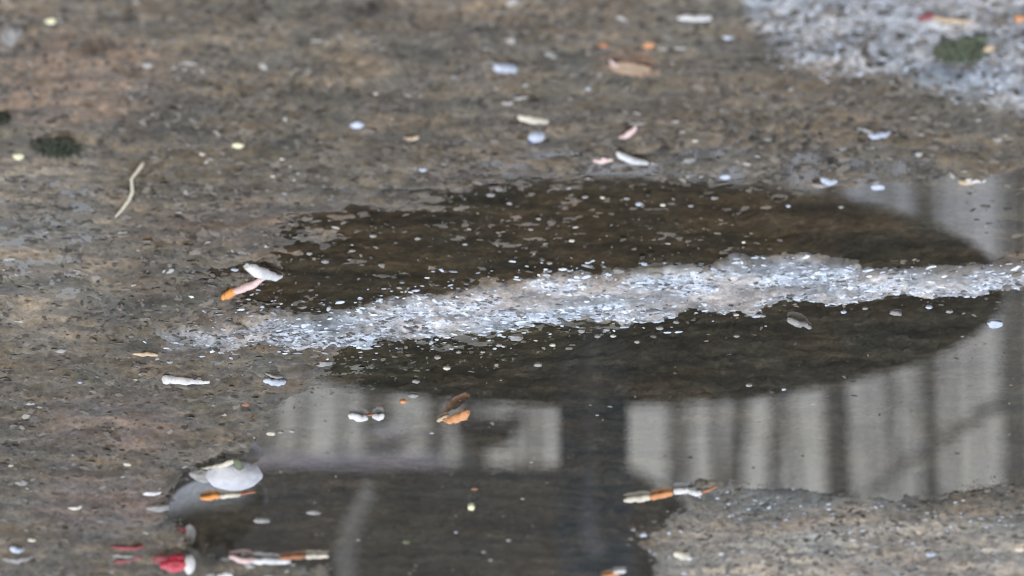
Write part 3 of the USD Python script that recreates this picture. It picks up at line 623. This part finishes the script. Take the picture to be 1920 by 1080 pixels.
LAND = [(490, 500, 'white and mauve feather'), (430, 545, 'orange-tipped stub'), (1190, 284, 'slim pinkish feather'), (1000, 198, 'cream stick'), (942, 103, 'bluish down feather'), (669, 208, 'round bluish pebble'),
 (770, 239, 'tilted tan leaf scrap'), (850, 770, 'curled orange leaf'), (685, 776, 'pair of white husks'), (350, 691, 'peeled white stick'), (515, 699, 'bluish shell scrap'), (270, 641, 'thin tan stick'), (245, 330, 'crooked straw'),
 (427, 928, 'orange sliver'), (1250, 923, 'banded reed stub'), (540, 1044, 'long pale reed'), (334, 1030, 'red fruit piece'), (284, 912, 'bright shore pebble'), (1280, 1022, 'broken shell clump'), (32, 1020, 'bluish shell at left edge'),
 (1497, 601, 'grey slanting feather'), (1866, 606, 'roof-tip pebble'), (1640, 240, 'flat bluish feather'), (1824, 329, 'cream-white leaf scrap'), (1552, 332, 'bluish shell bit'), (1180, 105, 'flat brown leaf'),
 (1302, 5, 'white stick at top edge'), (1802, 66, 'green moss clump'), (108, 258, 'dark green moss'), (883, 950, 'pale yellow seed')]
ORD = ['nearest', 'second nearest', 'third nearest', 'fourth nearest', 'fifth nearest', 'sixth nearest', 'seventh nearest', 'eighth nearest', 'ninth nearest', 'tenth nearest', 'eleventh nearest', 'twelfth nearest', 'thirteenth nearest', 'fourteenth nearest', 'fifteenth nearest', 'sixteenth nearest']
found = {}
for key, spots in SMALL.items():
    for (x, y, w) in spots:
        dx, dy, nm = min(((x - a_, y - b_, c_) for a_, b_, c_ in LAND), key=lambda t: t[0] ** 2 + 4 * t[1] ** 2)
        way = ('right of' if dx > 0 else 'left of') if abs(dx) > 1.6 * abs(dy) else ('below' if dy > 0 else 'above')
        found.setdefault((key, nm, way), []).append((math.hypot(dx, dy), x, y, w))
KINDS = {'small pebbles on the upper mud': 'grey-white pebble on the mud', 'flecks in the dark film': 'pale fleck in dark film', 'flecks along the upper shore': 'pale fleck at the water edge',
 'seeds on the open water': 'tiny pale floating seed', 'pebbles on the lower right bank': 'white-grey pebble on the tan bank', 'pebbles on the lower left mud': 'grey pebble on the reddish mud'}
for ((_, cat, group, name, _m), nm, way), items in found.items():
    for k, (_d, x, y, w) in enumerate(sorted(items)):
        bit(name, x, y, w * 0.75, w * 0.4, random.choice(['grey', 'grey', 'grey', 'grey', 'bluish', 'cream']), f"{KINDS[group]}, {(ORD[k] + ' ') if len(items) > 1 else ''}{way} the {nm}", cat, group)

# ------------------------------------------------------------------ what stands beyond and is seen mirrored in the water
# round roofed shelter on one post
D_S = 16.0
cc = mirrored(1112, 574, D_S)
sh = thing('mushroom_shelter', 'dark round shelter roof on a single post mirrored in the puddle', 'shelter', (cc[0], D_S, 0))
R0 = 765 * K * math.hypot(D_S, cc[2] + CAM_H)
a = np.linspace(0, 2 * np.pi, 72, endpoint=False)
def ring_solid(profile, ry=1.0):
    v, f, n = [], [], len(a)
    for r, z in profile:
        v += [[r * math.cos(t), r * ry * math.sin(t), z] for t in a]
    for i in range(len(profile) - 1):
        for s_ in range(n):
            j = (s_ + 1) % n
            f += [[i * n + s_, i * n + j, (i + 1) * n + j], [i * n + s_, (i + 1) * n + j, (i + 1) * n + s_]]
    return trimesh.Trimesh(np.array(v), np.array(f), process=False)
zc = cc[2]
ob('canopy', ring_solid([(0.001, zc + 0.05), (R0 - 0.06, zc + 0.01), (R0 - 0.06, zc + 0.035), (0.001, zc + 0.2)]), M['wood'], sh)
ob('rim', ring_solid([(R0 - 0.06, zc), (R0, zc), (R0 + 0.005, zc + 0.035), (R0 - 0.05, zc + 0.04), (R0 - 0.06, zc)]), M['wood'], sh)
rp = 0.068 * D_S * K * 960 / 0.105 / 22.6 * 2.25
post_r = 68 * K * math.hypot(D_S, zc + 1)
hz = float(hill(np.array([cc[0]]), np.array([D_S]))[0])
pm = tube([[0, 0, hz - 0.3], [0, 0, hz + 1], [0, 0, zc + 0.1]], [post_r * 1.05, post_r, post_r * 0.95], 28)
ob('post', pm, M['post'], sh)
ob('downpipe', tube([[0.0, -post_r - 0.04, zc - 0.1], [0.01, -post_r - 0.04, hz + 1.4], [0.02, -post_r - 0.05, 1.62], [-0.02, -post_r - 0.07, 1.53]], 0.032, 14), M['pipe'], sh)
for k in range(8):
    t = 2 * math.pi * k / 8 + 0.2
    ob('brace', tube([[0.08 * math.cos(t), 0.08 * math.sin(t), zc - 0.06], [R0 * 0.8 * math.cos(t), R0 * 0.85 * math.sin(t), zc + 0.04]], 0.04, 6), M['wood'], sh)

# birds
def sph(c, r):
    return manifold3d.Manifold.sphere(r, 24).translate(tuple(map(float, c)))
def chain(joints):
    out = None
    for (c0, r0), (c1, r1) in zip(joints[:-1], joints[1:]):
        hu = manifold3d.Manifold.batch_hull([sph(c0, r0), sph(c1, r1)])
        out = hu if out is None else out + hu
    return out
def duck(label, loc, rz, scale, colours, head):
    """A duck that faces +x. head: the joints of neck and head; colours: back, belly, breast, head."""
    body = chain([((-0.14, 0, 0.20), 0.014), ((-0.1, 0, 0.19), 0.045), ((-0.03, 0, 0.18), 0.072), ((0.05, 0, 0.18), 0.074), ((0.11, 0, 0.185), 0.055)] ) + chain([((0.10, 0, 0.19), 0.05)] + head)
    mh = body.refine_to_length(0.012).to_mesh()
    tm = trimesh.Trimesh(mh.vert_properties[:, :3], mh.tri_verts)
    trimesh.smoothing.filter_taubin(tm, iterations=12)
    v = np.array(tm.vertices)
    hc = np.array(head[-1][0]); nk = np.array(head[0][0])
    back, belly, breast, hd, ringc = map(np.array, colours)
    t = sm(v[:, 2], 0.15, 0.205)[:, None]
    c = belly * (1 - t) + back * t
    w = sm(v[:, 0], 0.07, 0.1)[:, None]; c = c * (1 - w) + breast * w
    ax = hc - nk; L_ = np.linalg.norm(ax); al = (v - nk) @ (ax / L_) / L_
    nearh = (np.linalg.norm(v - nk - np.clip(al, 0, 1)[:, None] * ax, axis=1) < 0.075) & (v[:, 0] > 0.1)
    c[nearh & (al > 0.2)] = ringc
    c[nearh & (al > 0.4)] = hd
    tl = sm(v[:, 0], -0.12, -0.15)[:, None]; c = c * (1 - tl) + belly * 0.6 * tl
    d_ = thing('duck', label, 'duck', loc, rz)
    tm.apply_scale(scale)
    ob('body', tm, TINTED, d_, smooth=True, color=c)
    bdir = head[-1][2] if len(head[-1]) > 2 else np.array([1, 0, -0.1])
    b0 = hc + np.array(bdir) * 0.025
    ob('bill', tube(np.array([b0, b0 + np.array(bdir) * 0.03, b0 + np.array(bdir) * 0.055]) * scale, np.array([0.013, 0.012, 0.007]) * scale, 10, 0.6), M['bill'], d_)
    for sgn in (-1, 1):
        lg = chain([((-0.0, 0.035 * sgn, 0.12), 0.012), ((-0.012, 0.035 * sgn, 0.06), 0.007), ((0.0, 0.035 * sgn, 0.006), 0.006), ((0.05, 0.035 * sgn, 0.004), 0.008)]) + chain([((0.0, 0.035 * sgn, 0.006), 0.005), ((0.045, 0.015 * sgn, 0.004), 0.005)])
        lm = lg.to_mesh(); ob('leg', trimesh.Trimesh(np.array(lm.vert_properties[:, :3]) * scale, lm.tri_verts), M['leg'], d_)
    return d_
low_head = [((0.15, 0, 0.165), 0.042), ((0.18, 0, 0.125), 0.03), ((0.2, 0, 0.095), 0.035)]
high_head = [((0.13, 0, 0.25), 0.036), ((0.135, 0, 0.31), 0.03), ((0.15, 0, 0.34), 0.036)]
p0 = mirrored(405, 1076, 9.3)
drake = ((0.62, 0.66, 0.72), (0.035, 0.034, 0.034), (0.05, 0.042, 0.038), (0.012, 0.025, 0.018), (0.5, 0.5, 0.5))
low = [(c_, r_) for c_, r_ in low_head]
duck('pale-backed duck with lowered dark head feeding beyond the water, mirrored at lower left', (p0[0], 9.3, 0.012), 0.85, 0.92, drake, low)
p1 = mirrored(742, 876, 28.2)
duck('white-backed duck with a green head on the far bank, mirrored small', (p1[0], 28.2, float(hill(np.array([p1[0]]), np.array([28.2]))[0]) + 0.02), 0.3, 0.85, ((0.6, 0.6, 0.65), (0.3, 0.3, 0.32), (0.5, 0.5, 0.52), (0.02, 0.09, 0.04), (0.6, 0.6, 0.6)), high_head)
p2 = mirrored(905, 876, 28.4)
duck('dark brown duck on the far bank, mirrored as a dark lump', (p2[0], 28.4, float(hill(np.array([p2[0]]), np.array([28.4]))[0]) + 0.02), 2.6, 1.35, ((0.035, 0.03, 0.04), (0.03, 0.028, 0.03), (0.035, 0.03, 0.035), (0.03, 0.03, 0.04), (0.035, 0.03, 0.04)), [((0.13, 0, 0.23), 0.045), ((0.15, 0, 0.25), 0.04), ((0.17, 0, 0.25), 0.038)])

# bare trees on the bank
def tree(px, D_, wpx, seed, mat, label, lean=0.0, limbs=7, tall=11.0, diag=None):
    rr = np.random.default_rng(seed)
    b = mirrored(px, 900, D_); x0 = b[0]
    z0 = float(hill(np.array([x0]), np.array([D_]))[0]) + 0.02
    r = wpx * K * math.hypot(D_, z0 + 2) / 2
    t = thing('bare_tree', label, 'tree', (x0, D_, z0), 0, 'bare trees on the far bank')
    zz = np.array([-0.3, 0.0, 0.35, 1.2, 3, 5, 7.5, tall])
    wob = np.cumsum(rr.normal(0, 0.06, (len(zz), 2)), 0)
    pts = np.stack([wob[:, 0] - (lean + rr.normal(0, 0.02)) * zz, wob[:, 1], zz], -1)
    rad = r * np.array([1.9, 1.5, 1.15, 1.0, 0.92, 0.8, 0.6, 0.15])
    ob('trunk', tube(pts, rad, 12, 1, 0.15, seed), M[mat], t)
    tw = []
    for k in range(limbs):
        zb = rr.uniform(1.8, 8.5); c = np.array([np.interp(zb, zz, pts[:, 0]), np.interp(zb, zz, pts[:, 1]), zb])
        an = rr.uniform(0, 6.28); el = rr.uniform(0.5, 1.2); Lb = rr.uniform(1.2, 2.8)
        dv = np.array([math.cos(an) * math.cos(el), math.sin(an) * math.cos(el), math.sin(el)])
        q = [c, c + dv * Lb * 0.5 + rr.normal(0, 0.06, 3), c + dv * Lb + [0, 0, 0.3]]
        rb = r * rr.uniform(0.12, 0.28)
        ob('branch', tube(q, [rb, rb * 0.7, rb * 0.2], 6, 1, 0.1, k), M[mat], t)
        for _ in range(5):
            f0 = rr.uniform(0.3, 1); s0 = c + dv * Lb * f0
            e = dv * 0.5 + rr.normal(0, 0.6, 3); e[2] = abs(e[2])
            tw.append(tube([s0, s0 + e * 0.5, s0 + e * rr.uniform(0.9, 1.4)], [rb * 0.35, rb * 0.25, rb * 0.08], 4))
    if diag:
        z1, dx, dz, rb = diag
        c = np.array([np.interp(z1, zz, pts[:, 0]), 0, z1])
        ob('branch', tube([c, c + [dx * 0.5, 0, dz * 0.45], c + [dx, 0, dz]], [rb, rb * 0.8, rb * 0.5], 8), M[mat], t)
    tag(ob('crown', trimesh.util.concatenate(tw), M[mat], t), kind='stuff')
rows = [
 (546, 43, 24, 'bark', 0.0, 'bare tree above the left end of the far water', None), (606, 40, 20, 'bark', -0.02, 'thin bare tree beside the leaning one', None), (672, 44, 30, 'bark', 0.01, 'bare tree between the leaning one and the stump', None),
 (900, 42, 44, 'bark', 0.0, 'bare tree straight behind the dark brown duck', None), (940, 45, 24, 'bark', 0.01, 'bare tree between the shrub and the post', None), (985, 40, 12, 'bark_pale', 0.0, 'thin pale bare tree second left of the post', None),
 (1545, 40, 12, 'bark', 0.0, 'thin bare tree left of the darkest one', None), (1640, 41, 10, 'bark_pale', 0.01, 'very thin pale bare tree touching the darkest one', None), (1765, 43, 14, 'bark', 0.0, 'thin bare tree right of the grey one', None),
 (1335, 42, 14, 'bark_pale', 0.0, 'thin pale bare tree left of the grey one nearest the banded stub', None), (1490, 44, 12, 'bark_pale', -0.01, 'thin pale bare tree between two slim dark ones', None), (1820, 45, 10, 'bark_pale', 0.0, 'thin pale bare tree by the far right trunk', None),  # px, distance, width in picture points, bark, lean, description
 (1862, 31, 44, 'bark', 0.0, 'thick mossy-footed bare tree at the far right with a long slanting limb', (1.5, 1.5, -1.1, 0.035)),
 (1594, 32, 52, 'bark_dark', 0.01, 'darkest thick bare tree in the middle of the right-hand group', None),
 (1738, 34, 34, 'bark', -0.025, 'grey bare tree that the slanting limb points towards', None),
 (1700, 36, 22, 'bark', 0.03, 'slim bare tree left of the slanting limb', None),
 (1672, 38, 16, 'bark_pale', 0.0, 'thin pale bare tree right of the darkest one', None),
 (1366, 34, 40, 'bark', 0.02, 'grey bare tree nearest the banded reed stub', None),
 (1424, 33, 26, 'bark', -0.035, 'slim grey bare tree second from the banded reed stub', None),
 (1455, 37, 24, 'bark_dark', 0.035, 'slim dark bare tree third from the banded reed stub', None),
 (1910, 36, 18, 'bark', 0.0, 'slim bare tree cut by the right edge', None),
 (1262, 38, 34, 'bark', 0.0, 'bare tree just right of the dark post', None),
 (716, 34, 26, 'bark', 0.0, 'bare tree above the small white-backed duck', None),
 (640, 36, 15, 'bark', 0.05, 'thin leaning bare tree left of the small white-backed duck', None),
 (575, 38, 16, 'bark', 0.01, 'thin bare tree near the left end of the water', None),
 (760, 40, 32, 'bark', -0.02, 'bare tree left of the green shrub', None),
 (520, 35, 24, 'bark', 0.0, 'bare tree behind the feeding duck', None),
 (826, 39, 46, 'bark', 0.0, 'bare tree behind the green shrub', None),
 (1025, 41, 14, 'bark', 0.0, 'thin bare tree just left of the dark post', None)]
for i, (px_, D_, w_, mt, ln, lb, dg) in enumerate(rows):
    tree(px_, D_, w_, 50 + i, mt, lb, ln, diag=dg)
rr = np.random.default_rng(77)
for i in range(12):
    tree(rr.uniform(430, 2050), rr.uniform(50, 80), rr.uniform(7, 14), 200 + i, 'bark_pale', 'distant thin bare tree in the wood beyond the bank', rr.normal(0, 0.02), limbs=5, tall=14.0)
# shrub on the bank
ps = mirrored(885, 878, 30.0)
st_ = thing('shrub', 'low dark green shrub on the far bank left of the post', 'shrub', (ps[0], 30.0, float(hill(np.array([ps[0]]), np.array([30.0]))[0])))
rr = np.random.default_rng(3)
n = 1500
P = rr.normal(0, 1, (n, 3)); P /= np.linalg.norm(P, axis=1)[:, None]; P *= (0.35 + 0.65 * rr.random((n, 1))) * np.array([0.3, 0.3, 0.1]); P[:, 2] = np.abs(P[:, 2]) + 0.03
leafm = scatter(flake_v, flake_f, P, np.tile([0.03, 0.02, 0.004], (n, 1)) * rr.uniform(0.6, 1.3, (n, 1)), rr.uniform(0, 6.28, n), rr.normal(0, 1, n), 0.3)
tag(ob('foliage', leafm, M['shrub'], st_, smooth=False), kind='stuff')
ob('stem', tube([[0, 0, -0.1], [0.02, 0, 0.08], [-0.03, 0.02, 0.17]], [0.03, 0.02, 0.01], 7), M['bark'], st_)
# pale bare sapling that leans on the slope
pts = [mirrored(652, 1110, 19.5), mirrored(645, 1040, 19.6), mirrored(662, 980, 19.7), mirrored(685, 935, 19.8), mirrored(694, 905, 19.9)]
sp = thing('sapling', 'pale crooked dead sapling leaning on the dark slope, mirrored left of the post', 'sapling', pts[0])
ob('stem', tube(np.array(pts) - pts[0], [0.045, 0.045, 0.04, 0.035, 0.02], 9, 1, 0.1, 2), M['bark'], sp)

# pale kerb along the top of the slope
ka, kb = mirrored(380, 872, 27.85), mirrored(830, 872, 27.85)
kt = thing('kerb', 'pale violet-grey kerb along the top of the dark slope, mirrored right of the white shell', 'kerb', (ka + kb) / 2)
for k in range(4):
    kbx = trimesh.creation.box(extents=(abs(ka[0] - kb[0]) / 4 - 0.008, 0.14, 0.1)); kbx.apply_translation((-abs(ka[0] - kb[0]) / 2 + abs(ka[0] - kb[0]) * (k + 0.5) / 4, 0, 0))
    ob('kerbstone', kbx, M['kerb'], kt, smooth=False)
# dark broken stump on the slope
pts = [mirrored(748, 1120, 19.0), mirrored(742, 1010, 19.0), mirrored(738, 930, 19.0), mirrored(730, 888, 19.0)]
sp = thing('tree_stump', 'dark broken stump on the slope, mirrored below the small white-backed duck', 'stump', pts[0])
ob('trunk', tube(np.array(pts) - pts[0], [0.12, 0.095, 0.085, 0.06], 11, 1, 0.3, 4), M['wood'], sp)
ob('branch', tube(np.array([pts[1], mirrored(770, 950, 19.0), mirrored(786, 905, 19.0)]) - pts[0], [0.05, 0.035, 0.02], 8), M['wood'], sp)
